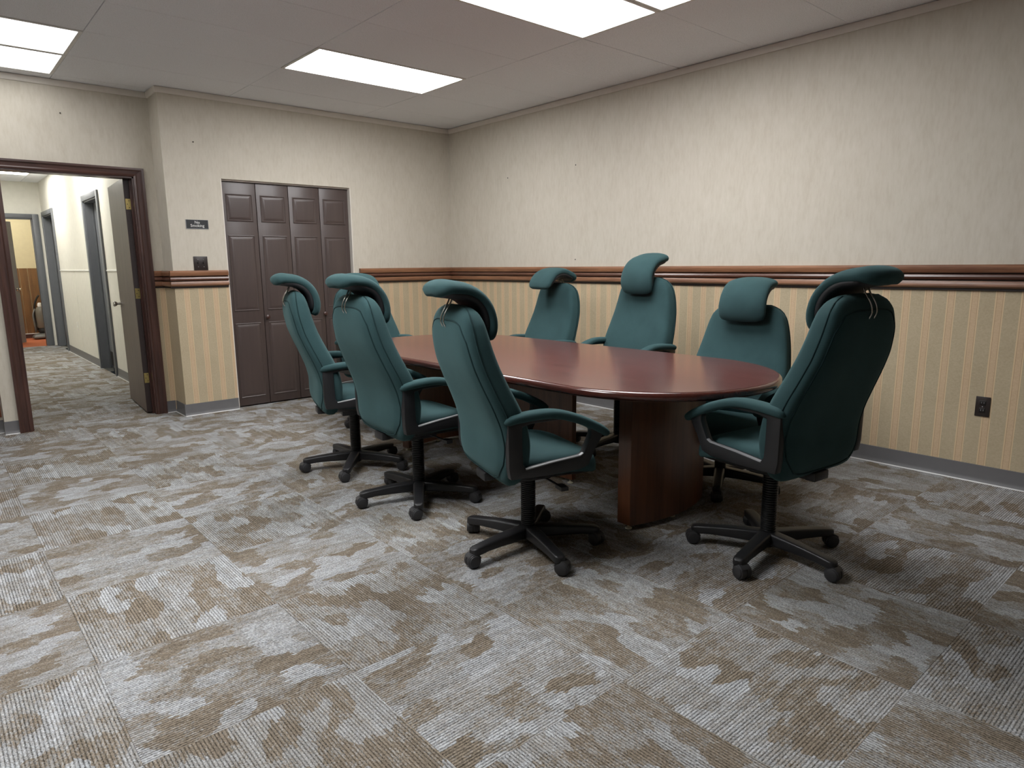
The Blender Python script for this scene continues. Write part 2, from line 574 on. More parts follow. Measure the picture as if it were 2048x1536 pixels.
# chair rail: two boards and a bead
def rail_profile(s):   # outward distance d (positive into the room), z ; s mirrors
    top = [(0, 1.208), (.030, 1.208), (.034, 1.214), (.034, 1.240), (.024, 1.254), (0, 1.254)]
    bead = [(0, 1.166), (.016, 1.167), (.028, 1.173), (.033, 1.185), (.028, 1.197), (.016, 1.203), (0, 1.204)]
    bot = [(0, 1.122), (.022, 1.122), (.034, 1.132), (.034, 1.156), (.030, 1.162), (0, 1.162)]
    back = [(0, 1.108), (.012, 1.108), (.012, 1.252), (0, 1.252)]  # dark strip behind the boards, standing in for the shadow below the rail
    return dict(top_board=top, bead=bead, bottom_board=bot, backing_strip=back)
def rail_run(t, axis, wall, sign, a, b, mats):
    for nm, pr in rail_profile(1).items():
        prof = [(wall + sign * d, z) for d, z in pr]
        v, f = extrude_profile(prof, axis, a, b)
        m_ = mats[1] if nm == 'bead' else (M['plate'] if nm == 'backing_strip' else mats[0])
        obj(nm, mesh(nm, v, f, m_, True, 35), t)
def trim(name):
    t = empty(name)
    t['kind'] = 'structure'
    return t
t1 = trim('trim_1')
rail_run(t1, 'y', XR, -1, YF, 2.469, (M['rail'], M['bead']))
rail_run(t1, 'y', XR, -1, 2.470, YB, (M['rail'], M['bead']))
t2 = trim('trim_2')
rail_run(t2, 'x', YB, -1, 3.385, XR, (M['rail_x'], M['bead_x']))
t3 = trim('trim_3')
rail_run(t3, 'x', YB, -1, XJ - .034, 2.086, (M['rail_x'], M['bead_x']))
rail_run(t3, 'y', XJ, -1, YB - .0, YD, (M['rail'], M['bead']))
rail_run(t3, 'x', YD, -1, CO1, XJ - .0, (M['rail_x'], M['bead_x']))

# crown strip
def crown(axis, wall, sign, a, b, t):
    prof = [(wall, ZC - .048), (wall + sign * .008, ZC - .048), (wall + sign * .016, ZC - .035), (wall + sign * .018, ZC - .004), (wall, ZC - .004)]
    v, f = extrude_profile(prof, axis, a, b)
    obj('crown_strip', mesh('crown_strip', v, f, M['crown'], True, 35), t)
t4 = trim('trim_4')
crown('y', XR, -1, YF, YB, t4)
crown('x', YB, -1, XJ - .018, XR, t4)
crown('y', XJ, -1, YB, YD, t4)
crown('x', YD, -1, .386, XJ, t4)

# baseboards
def base_run(name, axis, wall, sign, a, b, parent=None, h=.104):
    prof = [(wall, 0.004), (wall + sign * .013, .004), (wall + sign * .007, .016), (wall + sign * .004, .03), (wall + sign * .004, h - .002), (wall, h)]
    v, f = extrude_profile(prof, axis, a, b)
    o = obj(name, mesh(name, v, f, M['base'], True, 40), parent)
    if parent is None: struct(o)
    p2 = [(wall, .0), (wall + sign * .017, .0), (wall + sign * .014, .006), (wall, .006)]
    v, f = extrude_profile(p2, axis, a, b)
    obj('pale_edge', mesh('pale_edge', v, f, M['reveal']), o)
    return o
base_run('baseboard_right', 'y', XR - .0015, -1, YF, YB)
bb = base_run('baseboard_back', 'x', YB - .0015, -1, XJ - .012, OD0)
base_run('baseboard_strip', 'x', YB - .0015, -1, OD1, XR - .014, bb)
bj = base_run('baseboard_jog', 'y', XJ - .0015, -1, YB, YD)
base_run('baseboard_strip', 'x', YD - .0015, -1, CO1, XJ - .012, bj)
bl = base_run('baseboard_left', 'x', YD, -1, .382, CO0)
base_run('baseboard_strip', 'x', YD + .1, -1, XL, .386, bl)

# entry door casing, jamb
t5 = trim('trim_5')
def casing_v(x_in, x_out, parent, nm):
    s = 1 if x_out > x_in else -1
    d = abs(x_out - x_in)
    prof = [(0, 0), (0, .012), (.18 * d, .016), (.3 * d, .011), (.62 * d, .013), (.78 * d, .022), (d, .022), (d, 0)]
    r0, r1 = [], []
    for u, h in prof:
        r0.append((x_in + s * u, YD - h, 0))
        r1.append((x_in + s * u, YD - h, DIT + u * (COT - DIT) / d))
    v, f = rings([r0, r1])
    obj(nm, mesh(nm, v, f, M['casing'], True, 25), parent)
casing_v(DI1, CO1, t5, 'side_casing')
casing_v(DI0, CO0, t5, 'side_casing')
d = COT - DIT
prof = [(0, 0), (0, .012), (.18 * d, .016), (.3 * d, .011), (.62 * d, .013), (.78 * d, .022), (d, .022), (d, 0)]
kk = (CO1 - DI1) / d
r0 = [(DI0 - u * (DI0 - CO0) / d, YD - h, DIT + u) for u, h in prof]
r1 = [(DI1 + u * kk, YD - h, DIT + u) for u, h in prof]
v, f = rings([r0, r1])
obj('head_casing', mesh('head_casing', v, f, M['casing_x'], True, 25), t5)
boxes('side_jamb', [(DI1 - .012, DI1 + .002, YD - .002, YD + .125, 0, DIT), (DI1 - .024, DI1 - .012, YD + .06, YD + .095, 0, DIT)], M['casing'], t5)
boxes('side_jamb', [(DI0 - .002, DI0 + .012, YD - .002, YD + .125, 0, DIT)], M['casing'], t5)
boxes('head_jamb', [(DI0, DI1, YD - .002, YD + .125, DIT - .012, DIT + .002)], M['casing_x'], t5)

# entry door leaf, opened into the hall
d1 = empty('door_1', (1.452, YD + .075, 0), R(-3.6)); d1['kind'] = 'structure'
# local: y along the leaf away from hinge, x across thickness (negative = into hall opening)
lf = boxes('door_leaf', [(-.042, 0, .0, .868, .014, 2.026)], M['leaf'], d1, .002, 1)
boxes('hinge_edge', [(-.041, -.001, -.003, -.0002, .016, 2.024)], M['leaf_edge'], d1)
for z in (1.812, 1.062, .322):
    hg = boxes('hinge', [(-.036, .004, -.0055, -.0032, z - .044, z + .044)], M['brass'], d1, .001, 1)
    v, f = lathe([(0, -.046), (.006, -.046), (.006, .046), (0, .046)], 10)
    k = obj('hinge_pin', mesh('hinge_pin', v, f, M['brass'], True, 40), hg, (.009, -.008, z))
    for dz in (-.028, 0, .028):
        v, f = lathe([(0, -.001), (.004, -.001), (.003, .001), (0, .001)], 8, 'y')
        obj('screw', mesh('screw', v, f, M['plate'], True), hg, (-.018 + (.008 if dz else -.006), -.0062, z + dz))
def knob_lathe(mat, parent, loc, axis='x', sgn=-1, nm='knob', s=1.0):
    pr = [(.0, 0), (.028, 0), (.028, .006), (.012, .010), (.011, .032), (.020, .040), (.026, .052), (.025, .062), (.018, .068), (0, .069)]
    v, f = lathe([(r * s, sgn * z * s) for r, z in pr], 20, axis)
    return obj(nm, mesh(nm, v, f, mat, True, 50), parent, loc)
knob_lathe(M['nickel'], d1, (-.042, .81, .945), 'x', -1, 'door_knob')
knob_lathe(M['nickel'], d1, (0, .81, .945), 'x', 1, 'door_knob')
boxes('strike_plate', [(DI1 - .0135, DI1 - .0115, YD + .03, YD + .055, 1.2, 1.26)], M['nickel'], t5)

# closet bifold doors
YDR = 6.245
def bifold_leaf(x0, x1, parent, a):
    me_v, me_f = boxdata(0, x1 - x0, -.0, .030, .012, 2.018)
    me = mesh('door_leaf', me_v, me_f, M['bifold'])
    bevel(me, .003, 2)
    o = obj('door_leaf', me, parent, (x0, YDR, 0), a)
    W = x1 - x0
    for z0, z1 in ((.085, .774), (.885, 1.56), (1.68, 1.917)):
        m0 = .034
        def ring(ins, y): return [(m0 + ins, y, z0 + ins), (W - m0 - ins, y, z0 + ins), (W - m0 - ins, y, z1 - ins), (m0 + ins, y, z1 - ins)]
        v, f = rings([ring(0, .001), ring(.0, -.004), ring(.005, -.006), ring(.010, -.002), ring(.016, -.0015), ring(.034, -.007), ring(.040, -.0075)], cap=True)
        obj('raised_panel', mesh('raised_panel', v, f, M['bifold'], True, 20), o)
    return o
xs = np.linspace(OD0 + .008, OD1 - .008, 5)
for n, (i0, lab) in enumerate(((0, 'left'), (2, 'right'))):
    dd = trim('door_%d' % (n + 2))
    a = bifold_leaf(xs[i0] + .001, xs[i0 + 1] - .002, dd, 0)
    b = bifold_leaf(xs[i0 + 1] + .002, xs[i0 + 2] - .003, dd, 0)
    pr = [(.0, 0), (.012, 0), (.010, .008), (.010, .014), (.018, .020), (.019, .027), (.012, .032), (0, .033)]
    v, f = lathe([(r, -z) for r, z in pr], 18, 'y')
    kx = 2.431 if n == 0 else 3.008
    leafo = b if n == 0 else a
    obj('knob', mesh('knob', v, f, M['casing'], True, 50), leafo, (kx - leafo.location.x, 0, .821))
    for px in (xs[i0] + .03, xs[i0 + 2] - .03):
        v, f = lathe([(0, 2.018), (.005, 2.018), (.005, 2.034), (0, 2.034)], 8)
        obj('pivot_pin', mesh('pivot_pin', v, f, M['nickel'], True, 40), leafo, (px - leafo.location.x, .015, 0))
struct(boxes('trim_6', [(OD0, OD1, YB + .03, YB + .075, ODT - .012, ODT)], M['crown']))
struct(boxes('trim_7', [(OD0 - .001, OD0 + .007, YB - .001, YB + .11, 0, ODT), (OD1 - .007, OD1 + .001, YB - .001, YB + .11, 0, ODT)], M['crown']))

# ------------------------------------------------------------------ hall
XH, YE, ZH = 1.70, 13.70, 2.67
HX0 = .30
def hall_wall():
    segs = []
    ops = [(9.20, 10.03, 2.10), (12.58, 13.54, 2.12)]
    y = YD + .12
    for a, b, z in ops:
        segs += [(XH, XH + .12, y, a, -.05, ZH + .1), (XH, XH + .12, a, b, z, ZH + .1)]
        y = b
    segs.append((XH, XH + .12, y, YE, -.05, ZH + .1))
    return segs
struct(boxes('wall_hall_right', hall_wall(), M['hallwall']))
struct(boxes('wall_hall_left', [(HX0 - .12, HX0, YD + .22, YE, -.05, ZH + .1)], M['hallwall']))
ED0, ED1, EDT = .72, 1.562, 2.095
struct(boxes('wall_hall_end', [(HX0 - .3, ED0, YE, YE + .12, -.05, ZH + .1), (ED1, 2.6, YE, YE + .12, -.05, ZH + .1), (ED0, ED1, YE, YE + .12, EDT, ZH + .1)], M['hallwall']))
hc = struct(boxes('ceiling_hall', [(HX0 - .12, XH + .12, YD + .12, YE + .12, ZH + .01, ZH + .1)], M['ceil_back']))
for i, (x0, x1) in enumerate(((HX0, .48), (.48, 1.09 + .61 * 0.62), (1.472, XH))):
    for j in range(6):
        y0 = YD + .125 + j * 1.22
        y1 = min(y0 + 1.217, YE - .002)
        if i == 1 and j in (2, 4): continue
        if y1 - y0 < .05: continue
        cx, cy = (x0 + x1) / 2, (y0 + y1) / 2
        me = tile_mesh('ceiling_tile', x0 + .001 - cx, x1 - .001 - cx, y0 - cy, y1 - cy, 0, .01, M['ceil'], .002)
        obj('ceiling_tile', me, hc, (cx, cy, ZH))
for j, lab in ((2, 'hall ceiling light hidden above the entry door head'), (4, 'lit hall ceiling light seen through the open doorway')):
    y0 = YD + .125 + j * 1.22
    troffer(.86, 1.472, y0, y0 + 1.217, ZH, 'lens_hall', lab, 'hall ceiling lights')
    cx, cy = .67, y0 + .6085
    me = tile_mesh('ceiling_tile', .481 - cx, .859 - cx, -.6085, .6085, 0, .01, M['ceil'], .002)
    obj('ceiling_tile', me, hc, (cx, cy, ZH))
# hall thin rail and wall seams
t8 = trim('trim_8')
for a, b in ((YD + .12, 9.13), (10.10, 12.50)):
    boxes('thin_strip', [(XH - .008, XH, a, b, 1.246, 1.262)], M['white'], t8, .002, 1)
    boxes('wall_joint', [(XH - .003, XH, a + (b - a) * .5 - .006, a + (b - a) * .5 + .006, .11, 1.24)], M['hallwall'], t8)
boxes('end_wall_batten', [(1.27, 1.282, YE - .004, YE, 2.17, ZH)], M['hallwall'], t8)
boxes('end_wall_batten', [(.99, 1.002, YE - .004, YE, 2.17, ZH)], M['hallwall'], t8)
hb = base_run('baseboard_hall', 'y', XH, -1, YD + .12, 9.13)
base_run('baseboard_strip', 'y', XH, -1, 10.10, 12.51, hb)
# hall side doors: grey frames, dark leaves set back
for n, (a, b, z) in enumerate(((9.20, 10.03, 2.10), (12.58, 13.54, 2.12))):
    t = trim('trim_%d' % (9 + n))
    fw_ = .07
    boxes('side_casing', [(XH - .022, XH + .0, a - fw_, a, 0, z + fw_)], M['halldark'], t, .004)
    boxes('side_casing', [(XH - .022, XH + .0, b, b + fw_, 0, z + fw_)], M['halldark'], t, .004)
    boxes('head_casing', [(XH - .022, XH + .0, a, b, z, z + fw_)], M['halldark'], t, .004)
    boxes('jamb', [(XH - .005, XH + .13, a - .001, a + .015, 0, z), (XH - .005, XH + .13, b - .015, b + .001, 0, z), (XH - .005, XH + .13, a, b, z - .015, z + .001)], M['halldark'], t)
    boxes('door_stop', [(XH + .075, XH + .09, b - .03, b - .015, 0, z - .015)], M['halldark'], t)
    dd = trim('door_%d' % (4 + n))
    lf2 = boxes('door_leaf', [(XH + .095, XH + .135, a + .017, b - .017, .01, z - .017)], M['halldark'], dd, .002, 1)
    knob_lathe(M['nickel'], dd, (XH + .095, a + .08, .95), 'x', -1, 'door_knob', .8)
    boxes('kick_plate', [(XH + .093, XH + .095, a + .04, b - .06, .04, .22)], M['plate2'], dd)
# hall end door frame
t = trim('trim_11')
boxes('side_casing', [(ED1 - .002, ED1 + .088, YE - .024, YE, 0, EDT + .07)], M['halldark'], t, .006)
boxes('side_casing', [(ED0 - .088, ED0 + .002, YE - .024, YE, 0, EDT + .07)], M['halldark'], t, .006)
boxes('head_casing', [(ED0, ED1, YE - .024, YE, EDT, EDT + .07)], M['halldark'], t, .006)
boxes('jamb', [(ED1 - .016, ED1 + .001, YE - .002, YE + .125, 0, EDT), (ED0 - .001, ED0 + .016, YE - .002, YE + .125, 0, EDT), (ED0, ED1, YE - .002, YE + .125, EDT - .015, EDT + .001)], M['halldark'], t)
d6 = empty('door_6', (ED0 + .02, YE + .14, 0), R(-40.5 + 90 - 90)); d6['kind'] = 'structure'
d6.rotation_euler = (0, 0, R(-40.6))
boxes('door_leaf', [(-.02, .02, 0, .90, .012, 2.08)], M['halldoor'], d6, .002, 1)
knob_lathe(M['nickel'], d6, (.02, .84, .935), 'x', 1, 'door_knob')
knob_lathe(M['nickel'], d6, (-.02, .84, .935), 'x', -1, 'door_knob')
# outlet plate in the hall
hp = empty('wall_outlet', (XH, 11.55, .45)); tag(hp, 'small white outlet plate low on the cream hall wall', 'outlet')
boxes('cover_plate', [(-.006, 0, -.036, .036, -.06, .06)], M['white'], hp, .003)
for z in (-.028, .028): boxes('socket', [(-.008, -.005, -.017, .017, z - .016, z + .016)], M['crown'], hp, .002, 1)
# room beyond the hall
YR = 15.5
struct(boxes('floor_far_room', [(-.2, 2.6, YE, YR, -.05, -.001)], M['orange']))
wf = struct(boxes('wall_far_room', [(-.2, 2.6, YR, YR + .1, -.05, ZH + .1), (2.6, 2.7, YE, YR, -.05, ZH + .1), (-.3, -.2, YE, YR, -.05, ZH + .1)], M['yellowwall']))
struct(boxes('ceiling_far_room', [(-.3, 2.7, YE + .12, YR + .1, ZH + .013, ZH + .1)], M['ceil']))
px = -.2
k = 0
while px < 2.58:
    wv = (.10, .16, .13, .19, .12)[k % 5]; k += 1
    boxes('plank', [(px + .003, min(px + wv, 2.6) - .003, YR - .012, YR, .09, 1.295)], M['panel'], wf, .002, 1)
    px += wv
struct(boxes('baseboard_far', [(-.2, 2.6, YR - .016, YR, 0, .075)], M['casing_x']))
struct(boxes('trim_12', [(-.2, 2.6, YR - .02, YR, .075, .09)], M['white']))
troffer(.4, 1.62, 14.3, 14.9, ZH, 'lens_hall', 'ceiling light of the orange-floored room behind the hall door head', 'hall ceiling lights')  # out-of-view lamp placed to light the far room
# upright vacuum cleaner in the far room
vc = empty('vacuum_cleaner', (1.66, 15.22, 0)); tag(vc, 'dusty grey upright vacuum with clear canister on the orange floor', 'vacuum cleaner')
vv, ff = rings([[(x * s1, y * s1 * .9 - .06, z) for x, y in ((-.15, -.14), (.15, -.14), (.17, 0), (.1, .14), (-.1, .14), (-.17, 0))] for z, s1 in ((.015, .95), (.04, 1), (.075, .9), (.10, .55))])
me = mesh('brush_head', vv, ff, M['vac']); bevel(me, .012, 2); obj('brush_head', me, vc)
v, f = lathe([(0, .10), (.055, .10), (.07, .13), (.07, .17), (.062, .18), (.062, .20), (0, .20)], 20)
obj('motor_housing', mesh('motor_housing', v, f, M['vacdark'], True, 40), vc, (.02, .02, 0))
v, f = lathe([(0, .20), (.075, .20), (.082, .22), (.082, .48), (.078, .54), (.05, .585), (0, .59)], 24)
cn = obj('dust_canister', mesh('dust_canister', v, f, M['clear'], True, 40), vc, (.02, .02, 0))
v, f = lathe([(0, .59), (.035, .59), (.042, .62), (.03, .66), (0, .665)], 18)
obj('canister_cap', mesh('canister_cap', v, f, M['white'], True, 40), cn)
v, f = tube(smooth_path([(-.05, .06, .15), (-.075, .09, .4), (-.05, .09, .62), (-.01, .08, .74), (.03, .07, .8)], 24), .016, 10)
obj('handle', mesh('handle', v, f, M['vacdark'], True), vc)
v, f = tube(smooth_path([(-.09, .0, .12), (-.10, -.01, .3), (-.10, .02, .45), (-.06, .06, .55)], 20), .014, 8)
obj('hose', mesh('hose', v, f, M['vac'], True), vc)

# ------------------------------------------------------------------ wall fittings
def text_mesh(s, size, mat):
    cu = bpy.data.curves.new('lettering', 'FONT')
    cu.body = s; cu.size = size; cu.align_x = 'CENTER'; cu.align_y = 'CENTER'
    cu.extrude = .0006; cu.space_line = .82; cu.resolution_u = 4
    o = bpy.data.objects.new('lettering_tmp', cu)
    C.objects.link(o)
    dg = bpy.context.evaluated_depsgraph_get()
    me = bpy.data.meshes.new_from_object(o.evaluated_get(dg))
    bpy.data.objects.remove(o)
    me.name = 'lettering'
    me.materials.clear(); me.materials.append(mat)
    return me
sg = empty('no_smoking_sign', (1.868, YB, 1.642)); tag(sg, 'small black No Smoking sign on the wall left of the closet', 'sign')
boxes('sign_frame', [(-.092, .092, -.004, 0, -.040, .038)], M['trimgrey'], sg, .001, 1)
boxes('sign_plate', [(-.088, .089, -.006, -.0035, -.035, .036)], M['signblack'], sg, .001, 1)
tm = text_mesh('No\nSmoking', .033, M['lettering'])
to = obj('lettering', tm, sg, (0.0, -.0065, .0015)); to.rotation_euler = (PI / 2, 0, 0)
sw = empty('light_switch', (1.869, YB, 1.315)); tag(sw, 'dark brown double switch plate standing on the short chair rail', 'switch')
boxes('switch_plate', [(-.058, .058, -.006, 0, -.060, .058)], M['plate'], sw, .003)
for x in (-.023, .023):
    boxes('toggle', [(x - .005, x + .005, -.016, -.005, -.004, .014)], M['plate2'], sw, .002, 1)
    for z in (-.03, .03):
        v, f = lathe([(0, -.0075), (.003, -.0075), (.003, -.005), (0, -.005)], 8, 'y')
        obj('screw', mesh('screw', v, f, M['trimgrey'], True), sw, (x, 0, z))
ol = empty('power_outlet', (XR - .0015, 1.078, .449)); tag(ol, 'dark brown power outlet low on the striped right wall', 'outlet')
boxes('cover_plate', [(-.006, 0, -.036, .036, -.058, .058)], M['plate'], ol, .003)
for z in (-.022, .022):
    so = boxes('socket', [(-.0085, -.005, -.016, .016, z - .014, z + .014)], M['plate2'], ol, .003)
    for y in (-.006, .006): boxes('slot', [(-.0092, -.008, y - .001, y + .001, z - .003, z + .006)], M['trimgrey'], so)
v, f = lathe([(0, -.0075), (.003, -.0075), (.003, -.005), (0, -.005)], 8, 'x')
obj('screw', mesh('screw', v, f, M['trimgrey'], True), ol)
for (x, y, z, ax, lab) in ((XR, 4.304, 2.142, 'x', 'upper of two nails in the right wall above the table'), (XR, 5.225, 2.121, 'x', 'nail in the right wall nearest the closet corner'),
                      (XR, 4.301, 1.318, 'x', 'nail just above the rail on the right wall'), (1.009, YD, 2.475, 'y', 'nail in the wall above the entry door'),
                      (1.894, YB, 2.315, 'y', 'nail in the wall above the No Smoking sign')):
    v, f = lathe([(0, -.006), (.005, -.006), (.005, -.003), (.002, -.003), (.002, .0), (0, 0)], 8, ax)
    tag(obj('nail', mesh('nail', v, f, M['plate2'], True), None, (x, y, z)), lab, 'nail', 'nails left in the walls')

# ------------------------------------------------------------------ table
TCX, TCY, TR, TH = 2.765, 2.965, .643, .742
TLEN = 2.985
def track(off, n=28):
    r = TR - off
    h = TLEN / 2 - TR
    pts = [(r * math.cos(a), h + r * math.sin(a)) for a in np.linspace(0, PI, n)]
    pts += [(r * math.cos(a), -h + r * math.sin(a)) for a in np.linspace(PI, 2 * PI, n)]
    return pts
tb = empty('conference_table', (TCX, TCY, 0), R(.7))
tag(tb, 'oval dark mahogany conference table on curved panel bases', 'table')
zr = [(.060, TH - .042), (.02, TH - .042), (.006, TH - .036), (.0, TH - .026), (.0, TH - .016), (.003, TH - .008), (.009, TH - .003), (.016, TH - .0012)]
V, F = rings([[(x, y, z) for x, y in track(o)] for o, z in zr])
obj('edge_band', mesh('edge_band', V, F, M['table_edge'], True, 50), tb)
V, F = rings([[(x, y, z) for x, y in track(.0165)] for z in (TH - .012, TH)])
obj('table_top', mesh('table_top', V, F, M['table'], True, 40), tb)
V, F = rings([[(x, y, z) for x, y in track(.16)] for z in (TH - .072, TH - .042)])
obj('underframe', mesh('underframe', V, F, M['table_leg'], True, 40), tb)
def arc_panel(sgn):
    """curved slab, bulging outwards along sgn*y"""
    wx, sag, th = .315, .066, .075
    Rr = (wx * wx + sag * sag) / (2 * sag)
    amax = math.asin(wx / Rr)
    outer, inner = [], []
    for a in np.linspace(-amax, amax, 25):
        x = Rr * math.sin(a); y = Rr * math.cos(a) - (Rr - sag)
        outer.append((x, y)); inner.append((x, y - th))
    loop = outer + inner[::-1]
    return [(x, sgn * (1.000 + y), 0) for x, y in loop]
for s in (-1, 1):
    lp = arc_panel(s)
    V, F = rings([[(x, y, z) for x, y, _ in lp] for z in (.026, TH - .072)])
    me = mesh('curved_base_panel', V, F, M['table_leg'], True, 30)
    pnl = obj('curved_base_panel', me, tb)
    for x in (-.29, .29, 0):
        yy = s * (1.0 - .025 + (.05 if x == 0 else 0))
        v, f = lathe([(0, 0), (.016, 0), (.017, .004), (.008, .009), (.005, .012), (.005, .03), (0, .03)], 14)
        obj('levelling_glide', mesh('levelling_glide', v, f, M['glide'], True, 40), pnl, (x, yy, 0))
cp = boxes('centre_panel', [(-.005, .030, -.33, .33, .026, TH - .072)], M['table_leg'], tb, .002, 1)
for y in (-.30, .30):
    v, f = lathe([(0, 0), (.016, 0), (.017, .004), (.008, .009), (.005, .012), (.005, .03), (0, .03)], 14)
    obj('levelling_glide', mesh('levelling_glide', v, f, M['glide'], True, 40), cp, (.012, y, 0))
boxes('apron_beam', [(-.02, .045, -.92, .92, TH - .15, TH - .0725)], M['table_leg'], tb, .002, 1)

# ------------------------------------------------------------------ chairs (local: +x forward, +y left, z up)
BZ = [.398, .405, .42, .45, .50, .58, .66, .74, .82, .90, .98, 1.04, 1.08, 1.11, 1.128, 1.137]
BREAR = [-.190, -.206, -.222, -.236, -.240, -.238, -.256, -.287, -.322, -.353, -.370, -.375, -.371, -.361, -.347, -.328]
BFRONT = [-.165, -.150, -.135, -.115, -.100, -.098, -.112, -.145, -.185, -.220, -.245, -.258, -.268, -.280, -.295, -.312]
BW = [.190, .225, .246, .264, .278, .289, .292, .287, .274, .259, .242, .226, .207, .176, .135, .080]
SE = 4.6
def back_at(z):
    return (np.interp(z, BZ, BREAR), np.interp(z, BZ, BFRONT), np.interp(z, BZ, BW))
def smooth_interp(z):
    # light smoothing of the tables
    ks = np.array([-.02, -.01, 0, .01, .02])
    if z < .43 or z > 1.07: return back_at(z)
    a = np.array([back_at(z + k) for k in ks])
    return tuple(a.mean(axis=0))
def rear_x(y, z):
    r, f, w_ = smooth_interp(z)
    xc, hx = (r + f) / 2, (f - r) / 2
    q = min(abs(y) / w_, .9995)
    return xc - hx * (1 - q ** SE) ** (1 / SE)
def build_chair_meshes():
    D = {}
    # backrest
    N = 44
    zz = np.r_[np.array([.398, .4, .405, .418, .435]), np.linspace(.455, 1.06, 26), np.array([1.075, 1.09, 1.102, 1.113, 1.122, 1.130, 1.137])]
    rs = []
    for z in zz:
        r, f, w_ = smooth_interp(z)
        xc, hx = (r + f) / 2, (f - r) / 2
        rs.append([(xc + hx * spow(math.cos(a), 2 / SE), w_ * spow(math.sin(a), 2 / SE), z) for a in np.linspace(0, 2 * PI, N, endpoint=False)])
    V, F = rings(rs)
    D['backrest'] = mesh('backrest', V, F, M['teal'], True)
    # rear panel: puffed patch, with seam
    z0, z1 = .425, 1.078
    nu, nv = 21, 33
    V, F = [], []
    outl = {}
    def uv(u, v):
        zm, zh = (z0 + z1) / 2, (z1 - z0) / 2
        # squircle mapping for rounded corners
        e = 1 - .06 * abs(v) ** 6
        z = zm + zh * v * (1 - .05 * abs(u) ** 5)
        w_ = smooth_interp(z)[2] * .905 * (e - .10 * max(0, abs(v) - .8) / .2)
        y = u * w_
        return y, z
    for j in range(nv):
        v_ = -1 + 2 * j / (nv - 1)
        for i in range(nu):
            u_ = -1 + 2 * i / (nu - 1)
            y, z = uv(u_, v_)
            off = .0075 * (1 - abs(u_) ** 8) ** .5 * (1 - abs(v_) ** 14) ** .5 - .001
            V.append((rear_x(y, z) - off, y, z))
    for j in range(nv - 1):
        for i in range(nu - 1):
            a = j * nu + i
            F.append((a, a + 1, a + nu + 1, a + nu))
    D['rear_panel'] = mesh('rear_panel', V, F, M['teal'], True)
    per = [(u, -1) for u in np.linspace(-1, 1, 24)] + [(1, v) for v in np.linspace(-1, 1, 40)[1:]] + [(u, 1) for u in np.linspace(1, -1, 24)[1:]] + [(-1, v) for v in np.linspace(1, -1, 40)[1:]]
    path = []
    for u, v in per:
        y, z = uv(u, v)
        path.append((rear_x(y, z) + .0005, y, z))
    V, F = tube(path, .0042, 6)
    D['panel_piping'] = mesh('panel_piping', V, F, M['teal_seam'], True)
    # side seam over the top
    path = []
    zs = np.r_[np.linspace(.45, 1.06, 30), [1.085, 1.105, 1.12, 1.129]]
    fr = .30
    def side_pt(z, s):
        r, f, w_ = smooth_interp(z)
        xc, hx = (r + f) / 2, (f - r) / 2
        return (xc - fr * hx, s * w_ * (1 - fr ** SE) ** (1 / SE), z)
    path = [side_pt(z, -1) for z in zs] + [side_pt(z, 1) for z in zs[::-1]]
    V, F = tube(path, .0036, 6)
    D['side_seam'] = mesh('side_seam', V, F, M['teal_seam'], True)
    # headrest
    cl = smooth_path([(-.440, 1.184), (-.421, 1.200), (-.393, 1.209), (-.355, 1.205), (-.312, 1.197), (-.262, 1.170), (-.226, 1.126), (-.210, 1.073), (-.212, 1.02), (-.222, .990)], 34)
    tg = np.gradient(cl, axis=0); tg /= np.linalg.norm(tg, axis=1)[:, None]
    nr = np.stack([-tg[:, 1], tg[:, 0]], 1)     # outward (up/front) normal
    rs = []
    for i, (p, n_) in enumerate(zip(cl, nr)):
        q = i / (len(cl) - 1)
        e = 1 - abs(2 * q - 1) ** 7
        hw = (.140 + .004 * math.cos(2 * PI * q)) * (.62 + .38 * e ** .5) * (1 - .22 * max(0, 1 - q / .22) ** 2)
        ht = (.0300 + .0045 * (1 - q)) * (.42 + .58 * e ** .5)
        ring = []
        for a in np.linspace(0, 2 * PI, 28, endpoint=False):
            ty = spow(math.cos(a), 2 / 2.6); tn = spow(math.sin(a), 2 / 2.6)
            bow = -.010 * (ty ** 2) * (q < .45) * (1 - q / .45) if q < .45 else 0
            ring.append((p[0] + n_[0] * (ht * tn + bow), hw * ty, p[1] + n_[1] * (ht * tn + bow)))
        rs.append(ring)
    V, F = rings(rs)
    D['headrest'] = mesh('headrest', V, F, M['teal'], True)
    rs = []
    for i in range(2, len(cl) - 2):
        p, n_ = cl[i], nr[i]
        q = (i - 2) / (len(cl) - 5)
        e = 1 - abs(2 * q - 1) ** 7
        hw = .131 * (.6 + .4 * e ** .5) * (1 - .2 * max(0, 1 - q / .22) ** 2); ht = .021 * (.4 + .6 * e ** .5)
        rs.append([(p[0] + n_[0] * (ht * spow(math.sin(a), .6) - .0225), hw * spow(math.cos(a), .6), p[1] + n_[1] * (ht * spow(math.sin(a), .6) - .0225)) for a in np.linspace(0, 2 * PI, 24, endpoint=False)])
    V, F = rings(rs)
    D['headrest_shell'] = mesh('headrest_shell', V, F, M['blackmat'], True)
    V, F = tube(smooth_path([(-.376, 0, 1.045), (-.386, 0, 1.068), (-.383, 0, 1.092), (-.352, 0, 1.150), (-.338, 0, 1.190)], 16), .0034, 8)
    D['support_rod'] = mesh('support_rod', V, F, M['chrome'], True)
    # seat
    rs = []
